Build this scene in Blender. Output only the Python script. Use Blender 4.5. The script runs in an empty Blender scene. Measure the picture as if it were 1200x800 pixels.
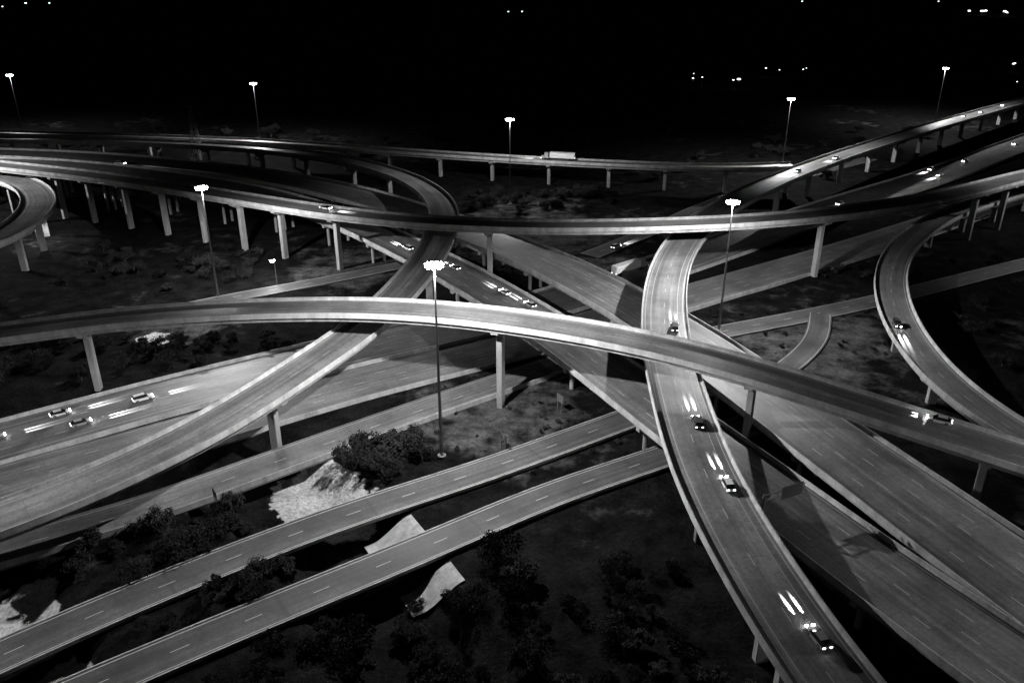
import bpy, math, random
from mathutils import Vector, noise
random.seed(5)
S=bpy.context.scene
# ---------- camera (drone, 100 m above ground)
cd=bpy.data.cameras.new("camera"); cam=bpy.data.objects.new("camera",cd); S.collection.objects.link(cam)
cam.location=(0,0,100); cam.rotation_euler=(math.radians(66),0,0)
cd.sensor_width=36; cd.lens=28.8; cd.clip_end=20000; cd.clip_start=1
S.camera=cam
S.view_settings.view_transform='Standard'; S.view_settings.look='None'; S.view_settings.exposure=0
# ---------- materials
def newmat(n):
    m=bpy.data.materials.new(n); m.use_nodes=True
    nt=m.node_tree; bs=nt.nodes["Principled BSDF"]; return m,nt,bs
def N(nt,t,**k):
    n=nt.nodes.new(t)
    for a,b in k.items(): setattr(n,a,b)
    return n
def M(nt,op,a,b=None,c=None):
    n=nt.nodes.new('ShaderNodeMath'); n.operation=op
    for i,x in enumerate((a,b,c)):
        if x is None: continue
        if isinstance(x,(int,float)): n.inputs[i].default_value=x
        else: nt.links.new(x,n.inputs[i])
    return n.outputs[0]
def ramp(nt,fac,stops):
    r=nt.nodes.new('ShaderNodeValToRGB'); cr=r.color_ramp
    while len(cr.elements)<len(stops): cr.elements.new(0.5)
    for e,(p,c) in zip(cr.elements,stops): e.position=p; e.color=(c,c,c,1)
    nt.links.new(fac,r.inputs[0]); return r.outputs[0]
def mapn(nt,src,scale):
    m=nt.nodes.new('ShaderNodeMapping'); m.inputs['Scale'].default_value=scale; nt.links.new(src,m.inputs[0]); return m.outputs[0]
def noi(nt,vec,sc,det=4,rough=.55):
    n=nt.nodes.new('ShaderNodeTexNoise'); n.inputs['Scale'].default_value=sc; n.inputs['Detail'].default_value=det; n.inputs['Roughness'].default_value=rough
    nt.links.new(vec,n.inputs['Vector']); return n.outputs[0]
def road_mat(name,base,joint=9.0,rg=.33):
    m,nt,bs=newmat(name)
    uv=N(nt,'ShaderNodeUVMap').outputs[0]
    geo=N(nt,'ShaderNodeNewGeometry').outputs['Position']
    broad=ramp(nt,noi(nt,mapn(nt,uv,(.34,.008,1)),1,3,.6),[(.32,.6),(.68,1.3)])
    streak=ramp(nt,noi(nt,mapn(nt,uv,(1.5,.014,1)),1,5,.65),[(.3,.74),(.7,1.2)])
    patch=ramp(nt,noi(nt,geo,.06,6,.68),[(.34,.55),(.66,1.25)])
    fine=ramp(nt,noi(nt,geo,1.4,4,.75),[(.3,.68),(.7,1.28)])
    sx=N(nt,'ShaderNodeSeparateXYZ'); nt.links.new(uv,sx.inputs[0])
    u,v=sx.outputs[0],sx.outputs[1]
    w=M(nt,'COSINE',M(nt,'MULTIPLY',u,2*math.pi/1.8)); w=M(nt,'MULTIPLY_ADD',w,.05,.97)
    j=M(nt,'LESS_THAN',M(nt,'FRACT',M(nt,'DIVIDE',v,joint)),.02)
    j=M(nt,'MULTIPLY_ADD',j,-.2,1)
    seg=N(nt,'ShaderNodeTexWhiteNoise',noise_dimensions='2D')
    cb=N(nt,'ShaderNodeCombineXYZ'); nt.links.new(M(nt,'FLOOR',M(nt,'DIVIDE',v,joint*4)),cb.inputs[0]); nt.links.new(M(nt,'FLOOR',M(nt,'DIVIDE',u,3.6)),cb.inputs[1])
    nt.links.new(cb.outputs[0],seg.inputs[0])
    sg=M(nt,'MULTIPLY_ADD',seg.outputs[0],.14,.93)
    x=M(nt,'MULTIPLY',streak,patch)
    for y in (broad,fine,w,j,sg,base): x=M(nt,'MULTIPLY',x,y)
    nt.links.new(x,bs.inputs['Base Color'])
    nt.links.new(M(nt,'MULTIPLY_ADD',M(nt,'MULTIPLY',broad,fine),.2,rg),bs.inputs['Roughness'])
    bs.inputs['Specular IOR Level'].default_value=.5
    return m
MR_DECK=road_mat("deck_concrete",.215)
MR_HWY=road_mat("highway_concrete",.16,9,.42)
MR_ASPH=road_mat("asphalt",.085,40,.5)
def conc(name,base,s=.35):
    m,nt,bs=newmat(name); geo=N(nt,'ShaderNodeNewGeometry').outputs['Position']
    a=ramp(nt,noi(nt,mapn(nt,geo,(1,1,.25)),s,6,.65),[(.3,.55),(.7,1.2)])
    b=ramp(nt,noi(nt,geo,3,3,.6),[(.3,.8),(.7,1.12)])
    x=M(nt,'MULTIPLY',M(nt,'MULTIPLY',a,b),base); nt.links.new(x,bs.inputs['Base Color']); bs.inputs['Roughness'].default_value=.85
    return m
M_CONC=conc("structure_concrete",.32); M_BARR=conc("barrier_concrete",.45); M_SLOPE=conc("limestone_riprap",.42,.5)
def plain(name,c,r=.6,metal=0):
    m,nt,bs=newmat(name); geo=N(nt,'ShaderNodeTexCoord').outputs['Object']
    x=M(nt,'MULTIPLY',ramp(nt,noi(nt,geo,2.5,3),[(.3,.85),(.7,1.1)]),c); nt.links.new(x,bs.inputs['Base Color'])
    bs.inputs['Roughness'].default_value=r; bs.inputs['Metallic'].default_value=metal; return m
M_PAINT=plain("road_marking_paint",.5,.6)
M_STEEL=plain("galvanized_steel",.3,.5,.6)
M_BODY=[plain("car_paint_silver",.45,.3,.3),plain("car_paint_white",.75,.3),plain("car_paint_dark",.06,.3)]
M_GLASS=plain("car_glass",.02,.1); M_TYRE=plain("rubber",.02,.9); M_SIGN=plain("sign_panel",.12,.5)
def emis(name,s):
    m,nt,bs=newmat(name); bs.inputs['Base Color'].default_value=(.8,.8,.8,1); bs.inputs['Emission Color'].default_value=(1,1,1,1); bs.inputs['Emission Strength'].default_value=s
    try: m.cycles.emission_sampling='NONE'
    except Exception: pass
    return m
M_LUM=emis("luminaire_glass",80); M_HEAD=emis("headlamp_glass",60); M_TAIL=emis("taillamp_glass",6); M_FAR=emis("distant_lamp_glass",5)
def leafmat():
    m,nt,bs=newmat("foliage")
    oi=N(nt,'ShaderNodeObjectInfo').outputs['Random']; geo=N(nt,'ShaderNodeNewGeometry').outputs['Position']
    x=ramp(nt,noi(nt,geo,.9,3),[(.3,.010),(.7,.042)]); x=M(nt,'MULTIPLY',x,M(nt,'MULTIPLY_ADD',oi,.6,.6)); nt.links.new(x,bs.inputs['Base Color']); bs.inputs['Roughness'].default_value=.9; bs.inputs['Specular IOR Level'].default_value=.1
    return m
M_LEAF=leafmat(); M_BARK=plain("bark",.05,.9)
def groundmat():
    m,nt,bs=newmat("grass_and_soil"); geo=N(nt,'ShaderNodeNewGeometry').outputs['Position']
    at=N(nt,'ShaderNodeAttribute',attribute_name="pale").outputs['Fac']
    so=N(nt,'ShaderNodeAttribute',attribute_name="soil").outputs['Fac']
    big=noi(nt,geo,.02,6,.6); mid=noi(nt,geo,.16,6,.65); fin=noi(nt,geo,1.3,4,.7)
    grass=M(nt,'MULTIPLY',ramp(nt,mid,[(.35,.004),(.68,.016)]),ramp(nt,fin,[(.3,.5),(.7,1.4)]))
    dirt=M(nt,'MULTIPLY',ramp(nt,mid,[(.3,.025),(.7,.11)]),ramp(nt,fin,[(.3,.6),(.7,1.35)]))
    rock=M(nt,'MULTIPLY',ramp(nt,mid,[(.3,.34),(.6,.6)]),ramp(nt,fin,[(.25,.4),(.6,1.1)]))
    f=ramp(nt,M(nt,'ADD',M(nt,'MULTIPLY_ADD',mid,.4,big),M(nt,'MULTIPLY',so,.24)),[(.80,0),(.98,.9)])
    def mx(f,a,b):
        return M(nt,'ADD',M(nt,'MULTIPLY',a,M(nt,'SUBTRACT',1,f)),M(nt,'MULTIPLY',b,f))
    x=mx(f,grass,dirt)
    pf=ramp(nt,M(nt,'MULTIPLY_ADD',mid,1.3,M(nt,'SUBTRACT',at,.65)),[(.44,0),(.52,1)])
    x=mx(pf,x,rock)
    nt.links.new(x,bs.inputs['Base Color']); bs.inputs['Roughness'].default_value=1; bs.inputs['Specular IOR Level'].default_value=.02
    bp=N(nt,'ShaderNodeBump'); bp.inputs['Strength'].default_value=.8; bp.inputs['Distance'].default_value=.6; nt.links.new(fin,bp.inputs['Height']); nt.links.new(bp.outputs[0],bs.inputs['Normal'])
    return m
M_GND=groundmat()
# ---------- helpers
def obj(name,mesh,parent=None,loc=None,rotz=None):
    o=bpy.data.objects.new(name,mesh); S.collection.objects.link(o)
    if parent: o.parent=parent
    if loc is not None: o.location=loc
    if rotz is not None: o.rotation_euler=(0,0,rotz)
    return o
def mesh_from(name,vs,fs,mats,mi=None,uvs=None,smooth=False):
    me=bpy.data.meshes.new(name); me.from_pydata(vs,[],fs)
    for m in mats: me.materials.append(m)
    if mi:
        for p,i in zip(me.polygons,mi): p.material_index=i
    if uvs:
        l=me.uv_layers.new(name="UVMap")
        for lp in me.loops: l.data[lp.index].uv=uvs[lp.vertex_index]
    if smooth:
        for p in me.polygons: p.use_smooth=True
    me.update(); return me
def spline(pts,step=3.0):
    out=[]
    n=len(pts)
    for i in range(n-1):
        p0=pts[i-1] if i>0 else 2*pts[0]-pts[1]; p1=pts[i]; p2=pts[i+1]; p3=pts[i+2] if i+2<n else 2*pts[-1]-pts[-2]
        def tj(t,a,b): return t+max((b-a).length,1e-3)**.5
        t0=0;t1=tj(t0,p0,p1);t2=tj(t1,p1,p2);t3=tj(t2,p2,p3)
        k=max(2,int((p2-p1).length/step))
        for j in range(k):
            t=t1+(t2-t1)*j/k
            A1=p0*((t1-t)/(t1-t0))+p1*((t-t0)/(t1-t0)); A2=p1*((t2-t)/(t2-t1))+p2*((t-t1)/(t2-t1)); A3=p2*((t3-t)/(t3-t2))+p3*((t-t2)/(t3-t2))
            B1=A1*((t2-t)/(t2-t0))+A2*((t-t0)/(t2-t0)); B2=A2*((t3-t)/(t3-t1))+A3*((t-t1)/(t3-t1))
            out.append(B1*((t2-t)/(t2-t1))+B2*((t-t1)/(t2-t1)))
    out.append(pts[-1].copy())
    for _ in range(14):
        out=[out[0]]+[(out[i-1]+out[i]*2+out[i+1])/4 for i in range(1,len(out)-1)]+[out[-1]]
    return out
def frames(c):
    fr=[];d=0
    for i,p in enumerate(c):
        a=c[max(0,i-1)]; b=c[min(len(c)-1,i+1)]; t=(b-a); t.z=0; t.normalize()
        if i: d+=(c[i]-c[i-1]).length
        fr.append((p,t,Vector((-t.y,t.x,0)),d))
    return fr
def sweep(name,fr,prof,mat,parent,close=True):
    vs=[];fs=[];uv=[];n=len(prof)
    for p,t,l,d in fr:
        for s,z in prof: vs.append(p+l*s+Vector((0,0,z))); uv.append((s,d))
    for i in range(len(fr)-1):
        for j in range(n if close else n-1):
            a=i*n+j; b=i*n+(j+1)%n
            fs.append((a,b,b+n,a+n))
    if close: fs.append(tuple(range(n))[::-1]); fs.append(tuple((len(fr)-1)*n+j for j in range(n)))
    return obj(name,mesh_from(name,vs,fs,[mat],uvs=uv),parent)
def strips(fr,s0,s1,z,d0,d1,vs,fs):
    idx=[i for i,f in enumerate(fr) if d0<=f[3]<=d1]
    def at(d):
        for i in range(len(fr)-1):
            if fr[i][3]<=d<=fr[i+1][3]:
                k=(d-fr[i][3])/max(1e-6,fr[i+1][3]-fr[i][3])
                return fr[i][0].lerp(fr[i+1][0],k),fr[i][2].lerp(fr[i+1][2],k)
        return fr[-1][0],fr[-1][2]
    secs=[at(d0)]+[(fr[i][0],fr[i][2]) for i in idx if d0+.3<fr[i][3]<d1-.3]+[at(d1)]
    b=len(vs)
    for p,l in secs:
        vs.append(p+l*s0+Vector((0,0,z))); vs.append(p+l*s1+Vector((0,0,z)))
    for i in range(len(secs)-1):
        a=b+2*i; fs.append((a+1,a,a+2,a+3))
ROADS={}
def empty(name):
    e=bpy.data.objects.new(name,None); S.collection.objects.link(e); return e
def box(vs,fs,mi,c,t,l,L,W,z0,z1,m=0,L2=None,W2=None):
    L2=L if L2 is None else L2; W2=W if W2 is None else W2
    b=len(vs)
    for (LL,WW,z) in ((L,W,z0),(L2,W2,z1)):
        for sx,sy in ((-1,-1),(1,-1),(1,1),(-1,1)):
            q=c+t*(sx*LL/2)+l*(sy*WW/2); vs.append(Vector((q.x,q.y,z)))
    for f in ((3,2,1,0),(4,5,6,7),(0,1,5,4),(1,2,6,5),(2,3,7,6),(3,0,4,7)): fs.append(tuple(b+i for i in f)); mi.append(m)
def cyl(vs,fs,mi,p0,p1,r0,r1,n=10,m=0):
    ax=(p1-p0).normalized(); x=ax.orthogonal().normalized(); y=ax.cross(x); b=len(vs)
    for p,r in ((p0,r0),(p1,r1)):
        for k in range(n):
            a=2*math.pi*k/n; vs.append(p+x*(r*math.cos(a))+y*(r*math.sin(a)))
    for k in range(n): fs.append((b+k,b+(k+1)%n,b+n+(k+1)%n,b+n+k)); mi.append(m)
    fs.append(tuple(b+k for k in range(n))[::-1]); mi.append(m); fs.append(tuple(b+n+k for k in range(n))); mi.append(m)
def road(key,name,xy,zz,w,mat,lanes,elev=True,piers=None,auto=None,wide=False,kerb=False,barrier=None,rail=False):
    if not isinstance(zz,(list,tuple)): zz=[zz]*len(xy)
    pts=[Vector((x,y,z)) for (x,y),z in zip(xy,zz)]
    fr=frames(spline(pts)); e=empty(name)
    ROADS[key]=dict(fr=fr,w=w,e=e,elev=elev,piers=piers,auto=auto,wide=wide)
    h=w/2
    if elev:
        sweep("deck",fr,[(-h,0),(h,0),(h,-.3),(-h,-.3)],mat,e)
        g=h-1.3; ng=max(3,int(2*g/3))
        for k in range(ng):
            c=-g+2*g*k/(ng-1)
            sweep("girder_%d"%(k+1),fr,[(c-.28,-.302),(c+.28,-.302),(c+.28,-1.75),(c-.28,-1.75)],M_CONC,e)
        barrier=True
    else:
        sweep("pavement",fr,[(-h,0),(h,0),(h,-.9),(-h,-.9)],mat,e)
        if kerb:
            for s in (-1,1): sweep("kerb",fr,[(s*(h+.0),.13),(s*(h+.25),.13),(s*(h+.25),-.6),(s*(h+.0),-.6)],M_BARR,e)
    if barrier:
        for s,nm in ((-1,"barrier_right"),(1,"barrier_left")):
            if barrier in('L','R') and ((barrier=='L')!=(s==1)): continue
            sweep(nm,fr,[(s*(h+.004),.95),(s*(h-.24),.95),(s*(h-.30),.35),(s*(h-.45),.08),(s*(h-.45),.004),(s*(h-.02),.004),(s*(h-.02),-.45),(s*(h+.03),-.45)],M_BARR,e)
    vs=[];fs=[]; L=fr[-1][3]; inn=1.1 if (elev or barrier) else .5
    for s in (-1,1):
        a=s*(h-inn); strips(fr,a-.07,a+.07,.012,0,L,vs,fs)
    if lanes>1:
        lw=3.65; tot=lw*lanes
        for k in range(1,lanes):
            c=-tot/2+lw*k
            d=random.random()*12
            while d+3<L:
                strips(fr,c-.07,c+.07,.012,d,d+3.0,vs,fs); d+=12.2
        for s in (-1,1):
            if h-inn-tot/2>1.2:
                c=s*tot/2; strips(fr,c-.06,c+.06,.012,0,L,vs,fs)
    obj("lane_markings",mesh_from("lane_markings",vs,fs,[M_PAINT]),e)
def near(key,p):
    fr=ROADS[key]['fr']; return min(range(len(fr)),key=lambda i:(fr[i][0].xy-p.xy).length)
def blocked(key,q,ztop,m=1.2):
    for k,r in ROADS.items():
        if k==key: continue
        i=near(k,q); p=r['fr'][i][0]
        if (p.xy-q.xy).length<r['w']/2+m and p.z<ztop-1.5: return True
    return False
def build_piers(key):
    r=ROADS[key]; fr=r['fr']; w=r['w']
    st=[]
    if r['piers']:
        for x,y in r['piers']: st.append((near(key,Vector((x,y,0))),True))
    if r['auto']:
        d=r['auto']/2
        for i,f in enumerate(fr):
            if f[3]>=d: st.append((i,False)); d+=r['auto']
    for i,fixed in st:
        ok=None
        for dd in (0,1,-1,2,-2,3,-3,4,-4):
            j=i+dd
            if not 0<j<len(fr)-1: continue
            p,t,l,_=fr[j]
            if fixed and dd==0 and not blocked(key,p,p.z-2,-.5): ok=j;break
            if not blocked(key,p,p.z-2): ok=j;break
        if ok is None: continue
        p,t,l,_=fr[ok]; vs=[];fs=[];mi=[]
        top=p.z-1.76
        if r['wide']:
            box(vs,fs,mi,p,t,l,1.5,w-2.4,top-1.3,top)
            n=3 if w<20 else 4
            for k in range(n):
                o=(-.5+(k+.5)/n)*(w-2.4)
                q=p+l*o; cyl(vs,fs,mi,Vector((q.x,q.y,-7)),Vector((q.x,q.y,top-1.303)),.6,.6,14)
        else:
            box(vs,fs,mi,p,t,l,2.0,w*.34,top-1.9,top-.75,0,2.0,w-2.8)
            box(vs,fs,mi,p,t,l,2.0,w-2.8,top-.748,top)
            box(vs,fs,mi,p,t,l,1.5,2.3,-7,top-1.902)
        o=obj("pier",mesh_from("pier",vs,fs,[M_CONC],mi),r['e'])
        bv=o.modifiers.new("b",'BEVEL'); bv.width=.12; bv.segments=1; bv.limit_method='ANGLE'
# ---------- the interchange (world metres)
road("A","flyover_ramp",[(-152.5,185.5),(-129.5,190.1),(-109.6,194.3),(-88,195.9),(-63.6,195.7),(-36.9,193.8),(-17,189.6),(0,183.4),(20,176.3),(38.6,168.4),(55.5,159.2),(71,150.5),(85.5,142.7),(98.5,134.9),(112.5,125.9)],
 [16.5,17.5,19,20.5,22,23,23.5,24,23.5,22.5,21,19,17,15.5,14],11.5,MR_DECK,2,piers=[(-108.5,194.4),(-62.8,195.6),(-1.6,184),(52,161),(94,137.5)])
road("C","flyover_ramp",[(-300.2,402.9),(-234.3,375.2),(-186,355.8),(-140.4,333.6),(-98.9,311.1),(-61.9,290.5),(-23.7,276.4),(11.6,270.4),(52.2,270.7),(88.9,277.1),(122.9,288.5),(165.2,312.5),(221.3,352.5),(306.9,412.4)],
 [21,21,21,21,21,21.5,22,22.5,23,23,23,22,21,20],11,MR_DECK,2,piers=[(-203.7,362.7),(-184.9,355.8),(-165.8,346),(-146.8,336.6),(-127.3,326.3),(-107.8,316.5),(-87,304.6),(-63.4,291.7),(-6.5,274.2),(51.1,270.7),(110.8,283.8),(165.2,312.5),(189.6,330),(208.8,344.4)])
road("B","flyover_ramp",[(46.7,72.4),(43,82.7),(40.4,96.4),(37.8,113.3),(36.3,133.7),(36.7,154.8),(38.3,180.7),(41.7,208.2),(48.1,239.6),(57.7,270.2),(75.8,308.4),(102.8,348),(153.6,410.2),(223.6,484),(305.1,566.2),(409.7,666.6),(536,776.6)],
 [12,13,13.5,14,14.5,15,15,15,15,15,15,15,14.5,14,13,12,11],12.5,MR_DECK,2,piers=[(36.3,129),(39.5,101)],auto=38)
road("F","flyover_ramp",[(-355.9,481.2),(-296.6,481.2),(-219,473.2),(-139.4,450.2),(-86.8,418.2),(-51.5,378.8),(-33.3,342.9),(-26.2,310.2),(-26.1,273.5),(-30.2,238.2),(-38.8,202.1),(-50.6,174.6),(-63.1,150.9),(-77.5,134),(-91.8,121.2),(-105,113.2)],
 [14,14,14,14.5,15,15.5,15.5,15.5,15.5,15.5,15,14.5,13.5,12,11,10],11.5,MR_DECK,2,piers=[(-76.8,134.6),(-41,197)],auto=34)
road("G","flyover_ramp",[(-377.8,513.1),(-307.9,501.1),(-226,489.5),(-146.9,475.9),(-71,458.4),(-13.7,439.6),(44.1,424.3),(107.2,411.5),(141.1,410.9)],
 [14,14,14,13.5,12,12,12,12.5,13.5],10,MR_DECK,2,auto=30)
road("H","loop_ramp",[(-308.7,401),(-269.2,391.2),(-235.3,374.8),(-213.7,357.9),(-193.4,329.4),(-183,300),(-181.3,274.9),(-189.1,250.2)],[16]*8,13,MR_DECK,2,auto=24)
road("I","loop_ramp",[(302.2,420.7),(228.1,366.4),(179.8,330.4),(148.9,296.1),(129.5,265.2),(116.4,233.2),(109,203.2),(107.4,179.7),(110.7,159.7),(118.3,139.2)],
 [11,10.5,10,9.5,9,9,9,8.5,8,8],10,MR_HWY,2,auto=30)
road("D1","highway_viaduct",[(-298.2,399.6),(-242.8,389.6),(-198.4,381),(-154.4,368.6),(-111.4,352.1),(-69.1,323.4),(-41.2,292.4),(-14.1,255.4),(5.1,225.3),(20.3,196.6),(32.4,171.8),(43.4,148.9),(52.2,130.4),(61.1,111.9),(68.7,97.8),(75.6,85.1),(79.4,78.3)],
 [20,20,19,17,14,10.5,9,8.5,8,8,8,8,8,8,8,8,8],17,MR_HWY,4,auto=32,wide=True)
road("D2","highway_viaduct",[(-306.9,412.4),(-252.7,407),(-208.7,402.6),(-163.9,393.8),(-120.1,382.8),(-76.6,363.4),(-43.1,337.2),(-13.2,305.6),(12,274),(32.3,241.7),(46.1,213.8),(57.8,184),(67.7,156.7),(75.6,135.6),(82.4,116.4),(88.2,101.6)],
 [20,20,19,17.5,15,12,10,9,8.5,8,8,8,8,8,8,8],21,MR_HWY,5,auto=32,wide=True)
road("E1","highway",[(-135.8,153.7),(-120.2,166),(-89.1,189.6),(-49.6,216.1),(0,246.4),(65.7,300.5),(110,340.9),(153.8,380.9),(235.5,450.4),(336.1,544.1),(486.8,686.2)],.12,22,MR_HWY,4,elev=False,barrier=True)
road("E2","highway",[(-124.6,137.4),(-110.1,148.3),(-81,168.3),(-45.4,193.9),(0,221.5),(58,260.3),(137.1,315.6),(190.4,355.7),(259.2,409.4),(355.7,489.5)],.10,19,MR_HWY,4,elev=False,barrier='R')
road("E3","highway_exit_road",[(-111.1,117.6),(-97.7,126.5),(-78.1,137.9),(-56.9,154.7),(-31.4,175.2),(-9,192.4),(19.7,213.7)],.14,11,MR_HWY,2,elev=False,barrier='R')
road("J1","frontage_road",[(-92.2,90.4),(-82.1,99.5),(-61.4,116.9),(-34.4,136.5),(-7.5,152.7),(20.5,171.3),(44.1,187.5)],.6,8.2,MR_ASPH,2,elev=False,kerb=True)
road("J2","frontage_road",[(-72.6,87.3),(-64.3,93.6),(-43.6,108.3),(-16.3,127.1),(9,144.9),(37.1,160.9),(58.3,174.6)],.6,7.8,MR_ASPH,2,elev=False,kerb=True)
road("K1","side_road",[(9.4,201.6),(35,218.5),(62.9,231.1),(90.2,242.8),(124.1,258.7),(172.3,284.7),(234.5,317.9)],.16,9,MR_ASPH,2,elev=False)
road("K2","side_road",[(62.9,191.5),(79.8,209.7),(92,226),(100,246.5)],.18,7,MR_ASPH,1,elev=False)
road("K3","side_road",[(30.1,306.8),(58.5,339.7),(94.1,385.6),(146.3,435.9),(215.4,494.5)],.16,9,MR_ASPH,2,elev=False)
road("L1","side_road",[(-116.3,246.4),(-96,261.1),(-70.2,276.4),(-42,295.4)],.16,8,MR_ASPH,2,elev=False)
for k in ROADS:
    if ROADS[k]['elev']: build_piers(k)
# ---------- ground
def lerp_list(segs):
    o=[]
    for a,b,s in segs:
        x=a
        while x<b: o.append(x); x+=s
    o.append(segs[-1][1]); return o
xs=lerp_list([(-9000,-1000,1000),(-1000,-300,50),(-300,-160,8),(-160,120,2.5),(120,400,8),(400,1000,50),(1000,9000,1000)])
ys=lerp_list([(-600,40,40),(40,240,2.5),(240,460,8),(460,1000,50),(1000,14000,1000)])
creek=[Vector(p) for p in [(-58,158),(-46,145),(-33,130),(-22,112),(-12,92),(-4,75),(4,50)]]
creek2=[Vector(p) for p in [(-112,128),(-95,112),(-80,97),(-64,78)]]
def dseg(p,a,b):
    ab=b-a; t=max(0,min(1,(p-a).dot(ab)/ab.dot(ab))); return (p-(a+ab*t)).length
def dpath(p,path): return min(dseg(p,path[i],path[i+1]) for i in range(len(path)-1))
def chan(q):
    if not(-200<q.x<150 and 30<q.y<260): return 0
    d=min(dpath(q,creek),dpath(q,creek2)); k=max(0,min(1,(15-d)/9)); return k*k*(3-2*k)
pale=[((-41,147.5),10),((-46,153),9),((-35,142),8),((-88,113.5),8),((-73,97),6),((-108,226.5),6)]
soil=[((0,178),28),((90,225),35),((20,330),60),((-100,240),25),((-60,300),30),((60,345),40),((110,180),15)]
vs=[];att=[];att2=[]
for y in ys:
    for x in xs:
        q=Vector((x,y)); k=chan(q); z=-.25+.35*min(0,noise.noise(Vector((x*.05,y*.05,0))))-4.5*k
        if k>0: z+=noise.noise(Vector((x*.15,y*.15,3)))*.8*k
        a=0;b=0
        for c,r in pale: a=max(a,1.0-((Vector(c)-q).length/(r*1.25))**2)
        for c,r in soil: b=max(b,1.0-((Vector(c)-q).length/(r*1.25))**2)
        vs.append((x,y,z)); att.append(a); att2.append(b)
nx=len(xs); fs=[(j*nx+i,j*nx+i+1,(j+1)*nx+i+1,(j+1)*nx+i) for j in range(len(ys)-1) for i in range(nx-1)]
gm=mesh_from("ground",vs,fs,[M_GND],smooth=True)
A=gm.attributes.new("pale",'FLOAT','POINT'); A.data.foreach_set('value',att)
A=gm.attributes.new("soil",'FLOAT','POINT'); A.data.foreach_set('value',att2)
obj("ground",gm)
def slope_paving(c,al,half):
    al=Vector(al).normalized(); n=Vector((-al.y,al.x))
    if n.x<0: n=-n
    c=Vector(c); vs=[];fs=[]; K=10
    for i in range(K+1):
        for j in range(K+1):
            q=c+n*(4.5+10.5*i/K)+al*(half*(2*j/K-1)); k=chan(q); vs.append((q.x,q.y,-.25-4.5*k+.2+.65*k))
    for i in range(K):
        for j in range(K): a=i*(K+1)+j; fs.append((a,a+1,a+K+2,a+K+1))
    obj("slope_paving",mesh_from("slope_paving",vs,fs,[M_SLOPE]))
slope_paving((-31,126.5),(11,-18),4.6)
slope_paving((-23,113.4),(11,-19),3.0)
# ---------- high mast lamps
def lamp_light(name,e,loc,power,soft):
    ld=bpy.data.lights.new(name,'SPOT'); ld.energy=power; ld.spot_size=math.radians(160); ld.spot_blend=.4; ld.shadow_soft_size=soft
    ld.use_nodes=True; nt=ld.node_tree; em=nt.nodes['Emission']
    tc=nt.nodes.new('ShaderNodeTexCoord'); sx=nt.nodes.new('ShaderNodeSeparateXYZ'); nt.links.new(tc.outputs['Normal'],sx.inputs[0])
    c=M(nt,'MAXIMUM',M(nt,'ABSOLUTE',sx.outputs[2]),.38); c=M(nt,'POWER',c,-1.05); nt.links.new(c,em.inputs['Strength'])
    lo=bpy.data.objects.new(name,ld); S.collection.objects.link(lo); lo.parent=e; lo.location=loc
def mast(top,power):
    x,y,h=top; e=empty("high_mast_lamp")
    vs=[];fs=[];mi=[]
    cyl(vs,fs,mi,Vector((x,y,-1)),Vector((x,y,h+.6)),.42,.16,12)
    cyl(vs,fs,mi,Vector((x,y,-.9)),Vector((x,y,.5)),1.0,1.0,16)
    cyl(vs,fs,mi,Vector((x,y,h+.2)),Vector((x,y,h+.9)),.45,.25,12)
    R=1.5
    for k in range(16):
        a=2*math.pi*k/16;b=2*math.pi*(k+1)/16
        cyl(vs,fs,mi,Vector((x+R*.8*math.cos(a),y+R*.8*math.sin(a),h+.2)),Vector((x+R*.8*math.cos(b),y+R*.8*math.sin(b),h+.2)),.06,.06,6)
    for k in range(8):
        a=2*math.pi*k/8; d=Vector((math.cos(a),math.sin(a),0)); c=Vector((x,y,h))
        cyl(vs,fs,mi,c+d*.2+Vector((0,0,.2)),c+d*R+Vector((0,0,.1)),.05,.05,6)
        cyl(vs,fs,mi,c+d*R+Vector((0,0,.4)),c+d*R+Vector((0,0,.2)),.12,.42,10)
        cyl(vs,fs,mi,c+d*R+Vector((0,0,.2)),c+d*R+Vector((0,0,-.5)),.5,.40,12,1)
    obj("mast_and_luminaires",mesh_from("mast",vs,fs,[M_STEEL,M_LUM],mi),e)
    lamp_light("mast_light",e,(x,y,h-1.1),power,.6)
PW=122000
for p,k in [((-16,160,46),1.45),((-100,261,38),1.15),((64,233,40.5),1.1),((-1,386,40),.6),((-159,524,40),.9),((150,455,40),1.1),((311,616,40),1.3),((-335,571,40),.7),
            ((128,96,42),.4),((-135,100,42),.8),((-262,335,44),1.7),((235,330,40),.25)]: mast(Vector(p),PW*k)
def street_lamp(x,y,h,a):
    e=empty("street_lamp"); vs=[];fs=[];mi=[]; d=Vector((math.cos(a),math.sin(a),0)); b=Vector((x,y,0))
    cyl(vs,fs,mi,b-d*2-Vector((0,0,.6)),b-d*2+Vector((0,0,h)),.13,.08,10); cyl(vs,fs,mi,b-d*2+Vector((0,0,h-.1)),b+Vector((0,0,h+.3)),.06,.05,8)
    cyl(vs,fs,mi,b+Vector((0,0,h+.55)),b+Vector((0,0,h+.25)),.2,.9,14); cyl(vs,fs,mi,b+Vector((0,0,h+.25)),b+Vector((0,0,h-.45)),.95,.6,14,1)
    obj("pole_and_luminaire",mesh_from("street_lamp",vs,fs,[M_STEEL,M_LUM],mi),e); lamp_light("street_light",e,(x,y,h-.7),5000,.3)
street_lamp(-85,277,8,2.2); street_lamp(-193,325,8,.5)
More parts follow.
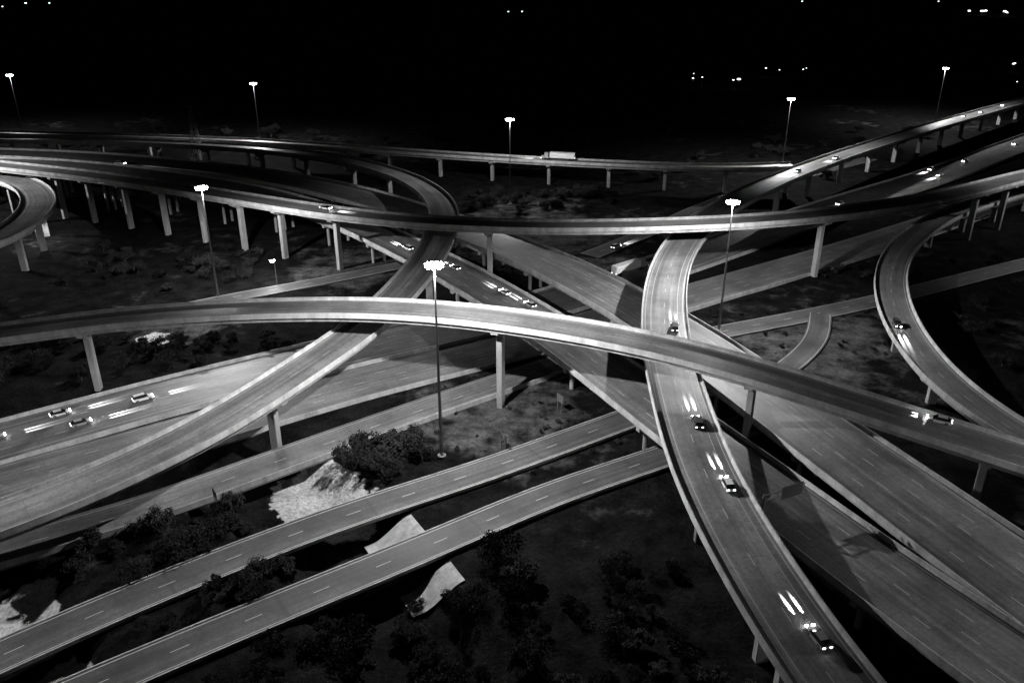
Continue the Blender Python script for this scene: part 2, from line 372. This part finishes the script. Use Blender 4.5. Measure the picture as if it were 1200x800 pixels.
# ---------- vehicles
def carmesh(kind,paint):
    vs=[];fs=[];mi=[]
    X=Vector((1,0,0));Y=Vector((0,1,0))
    if kind=='car': L,W,h1,h2=4.7,1.82,.82,1.45; cab=[(-2.1,h1),(-1.45,h2-.02),(.35,h2),(1.25,h1)]
    else: L,W,h1,h2=4.9,1.95,1.02,1.8; cab=[(-2.4,h1),(-2.15,h2-.05),(.5,h2),(1.3,h1)]
    a=L/2
    prof=[(-a,.35),(-a-.03,.6),(-a+.1,h1-.05),(-a+.4,h1),(a-1.2,h1),(a-.35,h1-.14),(a-.02,.62),(a,.38),(a-.25,.28),(-a+.25,.28)]
    def extr(pr,w0,w1,zlo,zhi,ms):
        b=len(vs);n=len(pr)
        for s in (-1,1):
            for x,z in pr:
                k=(z-zlo)/(zhi-zlo); wv=w0+(w1-w0)*k
                taper=1-.10*max(0,abs(x)/a-.75)/.25
                vs.append(Vector((x,s*wv/2*taper,z)))
        for j in range(n): fs.append((b+j,b+(j+1)%n,b+n+(j+1)%n,b+n+j)); mi.append(ms[j] if isinstance(ms,list) else ms)
        fs.append(tuple(b+j for j in range(n))[::-1]); mi.append(2 if isinstance(ms,list) else 0)
        fs.append(tuple(b+n+j for j in range(n))); mi.append(2 if isinstance(ms,list) else 0)
    extr(prof,W,W-.08,.28,h1,0)
    extr(cab,W-.12,W-.5,h1,h2,[2,0,2,0])
    for sx in (-1,1):
        for sy in (-1,1):
            c=Vector((sx*(a-.95),sy*(W/2-.12),.33)); cyl(vs,fs,mi,c-Y*.12,c+Y*.12,.335,.335,16,3); cyl(vs,fs,mi,c-Y*.13,c+Y*.13,.2,.2,10,4)
    for sy in (-1,1):
        c=Vector((a-.03,sy*(W/2-.36),.0)); box(vs,fs,mi,c,X,Y,.16,.42,.6,.76,5)
        c=Vector((-a+.02,sy*(W/2-.34),.0)); box(vs,fs,mi,c,X,Y,.12,.36,.68,.86,6)
        c=Vector((.75,sy*(W/2+.08),.0)); box(vs,fs,mi,c,X,Y,.14,.22,h1,h1+.14,0)
    box(vs,fs,mi,Vector((a-.02,0,0)),X,Y,.1,W-.7,.36,.5,3)
    return mesh_from(kind,vs,fs,[paint,paint,M_GLASS,M_TYRE,M_STEEL,M_HEAD,M_TAIL],mi)
def truckmesh():
    vs=[];fs=[];mi=[];X=Vector((1,0,0));Y=Vector((0,1,0))
    box(vs,fs,mi,Vector((-3.2,0,0)),X,Y,13.2,2.55,1.15,4.0,0)
    box(vs,fs,mi,Vector((-3.2,0,0)),X,Y,12.8,1.0,.9,1.148,3)
    box(vs,fs,mi,Vector((5.2,0,0)),X,Y,2.4,2.4,1.0,3.6,1,2.0,2.2)
    box(vs,fs,mi,Vector((7.2,0,0)),X,Y,1.7,2.1,.7,2.0,1,1.5,1.9)
    box(vs,fs,mi,Vector((6.33,0,0)),X,Y,.1,2.0,2.2,3.1,2)
    box(vs,fs,mi,Vector((5.6,0,0)),X,Y,4.4,1.0,.6,.99,3)
    for x in (-8.6,-7.3,3.4,4.6,7.2):
        for s in (-1,1):
            c=Vector((x,s*1.05,.5)); cyl(vs,fs,mi,c-Y*.2,c+Y*.2,.5,.5,16,3)
    for s in (-1,1):
        box(vs,fs,mi,Vector((8.06,s*.8,0)),X,Y,.1,.35,.8,1.05,5); box(vs,fs,mi,Vector((-9.83,s*1.0,0)),X,Y,.06,.3,1.2,1.4,6)
    return mesh_from("truck",vs,fs,[M_BODY[1],M_BODY[0],M_GLASS,M_TYRE,M_STEEL,M_HEAD,M_TAIL],mi)
CM=[("car",carmesh('car',M_BODY[0])),("car",carmesh('car',M_BODY[1])),("suv",carmesh('suv',M_BODY[2])),("suv",carmesh('suv',M_BODY[1])),("semi_truck",truckmesh())]
def vehicle(key,x,y,dirn,kind,beam=0):
    r=ROADS[key]; fr=r['fr']; q=Vector((x,y,0)); i=near(key,q)
    p,t,l,_d=fr[i]; off=(q.xy-p.xy).dot(l.xy); lim=r['w']/2-2.2; off=max(-lim,min(lim,off)); c=p+l*off+Vector((0,0,.02))
    t=t*dirn; nm,me=CM[kind]
    e=empty(nm); e.location=c; e.rotation_euler=(0,0,math.atan2(t.y,t.x))
    obj("body",me,e)
    fx=2.62 if nm!="semi_truck" else 8.25
    if beam:
        for s in (-1,1):
            ld=bpy.data.lights.new("headlamp_beam",'SPOT'); ld.energy=150000*beam; ld.spot_size=math.radians(8.5); ld.spot_blend=.5; ld.shadow_soft_size=.04
            lo=bpy.data.objects.new("headlamp_beam",ld); S.collection.objects.link(lo); lo.parent=e; lo.location=(fx,s*.72,.68); lo.rotation_euler=(0,math.radians(-90+6.5),0)
V=[("B",43.9,89.5,1,0,1),("B",39.6,127.1,1,1,1),("B",38.5,147.5,1,2,1),("A",88,146.9,-1,1,1),("E1",-112.8,179.1,1,1,1),("E1",-95.3,187.2,1,3,.8),("E1",-106.3,173.6,1,0,1),("E1",-122.5,167.2,1,0,.8),
("D1",-37.3,286.2,-1,3,1.2),("D1",-2.2,243.2,-1,1,1),("D1",-19,265.7,-1,0,1),("D1",5.2,233.6,-1,0,1),("D2",-186.7,390.5,1,3,1.2),
("E1",233.5,446.2,-1,1,1),("E1",235.9,461.3,-1,3,1),("E1",266.8,484.5,-1,0,0),("E1",157.6,385.6,-1,3,1),("E1",326,538.1,-1,1,0),("E1",367.1,603.8,-1,1,0),
("B",307,569.9,-1,1,0),("B",328.6,589,-1,0,0),("B",363.4,625,-1,1,0),("B",166.8,423.1,-1,1,1),("B",136.7,390.6,-1,0,1),("G",24.8,435.1,-1,4,1.5),("K3",51.8,306.8,1,3,1),("E1",44.4,288.5,1,4,1.2),
("I",110,216.4,1,2,.5),("C",-67.8,296,1,1,1),("B",42.9,199.2,1,2,.6)]
for a in V: vehicle(*a)
# ---------- vegetation
def treemesh(seed,Rr,Hh,n):
    rnd=random.Random(seed); vs=[];fs=[];mi=[]
    cyl(vs,fs,mi,Vector((0,0,-.5)),Vector((.1,0,Hh*.45)),.22,.12,8,0)
    cl=[]
    for k in range(11):
        a=rnd.random()*6.28; rr=Rr*(.2+.75*rnd.random()); c=Vector((rr*math.cos(a),rr*math.sin(a),Hh*(.3+.6*rnd.random()))); cl.append((c,Rr*(.2+.3*rnd.random())))
        cyl(vs,fs,mi,Vector((.05,0,Hh*.2+.1*k)),c,.1,.03,5,0)
    for c,r in cl:
        for _ in range(n):
            d=Vector((rnd.gauss(0,1),rnd.gauss(0,1),rnd.gauss(0,.8))).normalized()*r*(.45+.75*rnd.random()); p=c+d
            if p.z<.1: p.z=.1
            s=.12+.18*rnd.random(); x=Vector((rnd.gauss(0,1),rnd.gauss(0,1),rnd.gauss(0,1))).normalized(); y=x.orthogonal().normalized()
            b=len(vs); vs.extend([p-x*s,p+y*s*.6,p+x*s,p-y*s*.6]); fs.append((b,b+1,b+2,b+3)); mi.append(1)
    return mesh_from("tree",vs,fs,[M_BARK,M_LEAF],mi)
TM=[treemesh(i,2.6+.5*i,4.0+.7*i,220) for i in range(4)]
def onroad(q,m=2.0):
    for k,r in ROADS.items():
        i=near(k,q)
        if r['elev'] and r['fr'][i][0].z>9: continue
        if (r['fr'][i][0].xy-q.xy).length<r['w']/2+m: return True
    return False
def plant(x,y,s,parent=None,name="tree"):
    q=Vector((x,y,0))
    if onroad(q,2.5*s): return
    if parent and any((Vector(c)-q.xy).length<r*.9 for c,r in pale): return
    o=obj(name,random.choice(TM),parent,(x,y,-.4-4.5*chan(q.xy)),random.random()*6.28); o.scale=(s*random.uniform(.85,1.2),s*random.uniform(.85,1.2),s*random.uniform(.7,1.1))
for x,y,s in [(-38,163,1.1),(-34.5,160,1.2),(-31,161,1.3),(-28,158,1.2),(-33,165.5,1.1),(-25,162,1.1),(-23,165,1.05),(-28.5,153,1.1),(-20.5,159.5,.8),(-31,155,1.1),(-19,152,.6),(10,194,.9),(-80,138,1),(-62,127,1.1),(-54,124,.9),(-95,140,1.1),(-3,124,1.),(2,118,1.1),(-26,104,1.2),(-42,122,.8),(-47,118,.7),(-36,156,1.)]:
    plant(x,y,s)
wood=empty("woodland")
def scatter(n,x0,x1,y0,y1,s0,s1):
    for _ in range(n): plant(random.uniform(x0,x1),random.uniform(y0,y1),random.uniform(s0,s1),wood,"tree_clump")
scatter(60,-95,-42,112,144,.35,.9); scatter(150,-48,36,64,122,.3,.85); scatter(60,-150,-65,195,228,.4,.9); scatter(50,112,190,190,300,.3,.8)
scatter(30,-92,-50,78,112,.3,.8); scatter(40,-170,-95,268,320,.4,.9); scatter(40,-20,50,370,410,.5,1.1); scatter(55,-18,26,148,200,.08,.24); scatter(40,60,125,208,252,.1,.3); scatter(60,-300,330,430,600,.7,1.3); scatter(30,-70,-40,120,135,.2,.6)
# ---------- signs, tower, distant lamps
def gantry(x,y,key):
    fr=ROADS[key]['fr']; i=near(key,Vector((x,y,8))); p,t,l,_=fr[i]; w=ROADS[key]['w']; vs=[];fs=[];mi=[]
    a=p-l*(w/2+.7); z0=p.z
    cyl(vs,fs,mi,Vector((a.x,a.y,0)),Vector((a.x,a.y,z0+7)),.3,.25,10)
    b=p-l*(w/2-9)
    for zz in (z0+5.6,z0+6.8): cyl(vs,fs,mi,Vector((a.x,a.y,zz)),Vector((b.x,b.y,zz)),.12,.12,6)
    for k in range(8):
        q0=a.lerp(b,k/8); q1=a.lerp(b,(k+1)/8); cyl(vs,fs,mi,Vector((q0.x,q0.y,z0+(5.6 if k%2 else 6.8))),Vector((q1.x,q1.y,z0+(6.8 if k%2 else 5.6))),.06,.06,5)
    c=a.lerp(b,.65)+t*.3; box(vs,fs,mi,c,t,l,.12,5,z0+4.9,z0+7.6,1)
    obj("overhead_sign",mesh_from("overhead_sign",vs,fs,[M_STEEL,M_SIGN],mi))
gantry(55,128,"D1")
def roadsign(x,y,a):
    vs=[];fs=[];mi=[];t=Vector((math.cos(a),math.sin(a),0)); l=Vector((-t.y,t.x,0)); p=Vector((x,y,0))
    for s in (-.8,.8):
        q=p+l*s; cyl(vs,fs,mi,Vector((q.x,q.y,-.5)),Vector((q.x,q.y,4.2)),.07,.07,8)
    box(vs,fs,mi,p+t*.12,t,l,.06,2.6,2.3,4.3,1); obj("traffic_sign",mesh_from("traffic_sign",vs,fs,[M_STEEL,M_SIGN],mi))
roadsign(-61,140.5,.6); roadsign(12,182,.6); roadsign(-2,163,.6)
def tower(x,y,h):
    vs=[];fs=[];mi=[]; n=10
    def c(k,s):
        w=3.2*(1-k/n)+.35; return Vector((x+s[0]*w,y+s[1]*w,h*k/n))
    cs=[(-1,-1),(1,-1),(1,1),(-1,1)]
    for k in range(n):
        for j in range(4):
            cyl(vs,fs,mi,c(k,cs[j]),c(k+1,cs[j]),.2,.2,4); cyl(vs,fs,mi,c(k,cs[j]),c(k+1,cs[(j+1)%4]),.12,.12,4); cyl(vs,fs,mi,c(k+1,cs[j]),c(k+1,cs[(j+1)%4]),.12,.12,4)
    for zz,w in ((h*.98,5),(h*.86,7)):
        cyl(vs,fs,mi,Vector((x-w,y,zz)),Vector((x+w,y,zz)),.2,.2,4)
    obj("lattice_tower",mesh_from("lattice_tower",vs,fs,[M_STEEL],mi))
tower(-176,461,36)
town=empty("distant_town")
vs=[];fs=[];mi=[]
for x,y,z,r in [(177,836,9,1.0),(188,845,9,.8),(178,840,13,.6),(220,829,9,1.9),(213,822,9,.9),(276,934,9,1.0),(285,915,9,.7),(312,920,9,.8),(320,934,9,.6),(572,982,9,1.4),(578,990,9,1.2),(478,808,9,.6),(-10,2459,10,2.2),(28,2470,10,2.2),(-1787,3255,10,4),(-1700,3255,10,3),(-1661,2883,10,2.5),(1139,3479,10,3),(1306,2521,10,4),(1332,2500,10,5),(1358,2530,10,4),(1385,2480,10,4.5),(1347,2400,10,3),(1440,2450,10,3.5),(1674,3479,10,3)]:
    p=Vector((x,y,z)); cyl(vs,fs,mi,Vector((x,y,-1)),p,.2+r*.03,.1+r*.02,6,0)
    cyl(vs,fs,mi,p+Vector((0,0,-.2*r)),p+Vector((0,0,.45*r)),r,r*.6,12,1); cyl(vs,fs,mi,p+Vector((0,0,.46*r)),p+Vector((0,0,.6*r)),r*1.05,r*.5,12,0)
obj("area_lamps",mesh_from("area_lamps",vs,fs,[M_STEEL,M_FAR],mi),town)
# ---------- sky + added fill sun
w=bpy.data.worlds.new("World"); S.world=w; w.use_nodes=True; nt=w.node_tree; bg=nt.nodes['Background']
sk=nt.nodes.new('ShaderNodeTexSky'); sk.sky_type='NISHITA'; sk.sun_disc=False; sk.sun_elevation=math.radians(4); sk.sun_rotation=math.radians(200)
bw=nt.nodes.new('ShaderNodeRGBToBW'); nt.links.new(sk.outputs[0],bw.inputs[0]); nt.links.new(bw.outputs[0],bg.inputs[0]); bg.inputs[1].default_value=.0008
sd=bpy.data.lights.new("fill_sun",'SUN'); sd.energy=.004; sd.angle=math.radians(.5); so=bpy.data.objects.new("fill_sun",sd); S.collection.objects.link(so); so.rotation_euler=(math.radians(40),0,math.radians(-30))  # faint sun lamp added as overall fill, no visible moon behind it
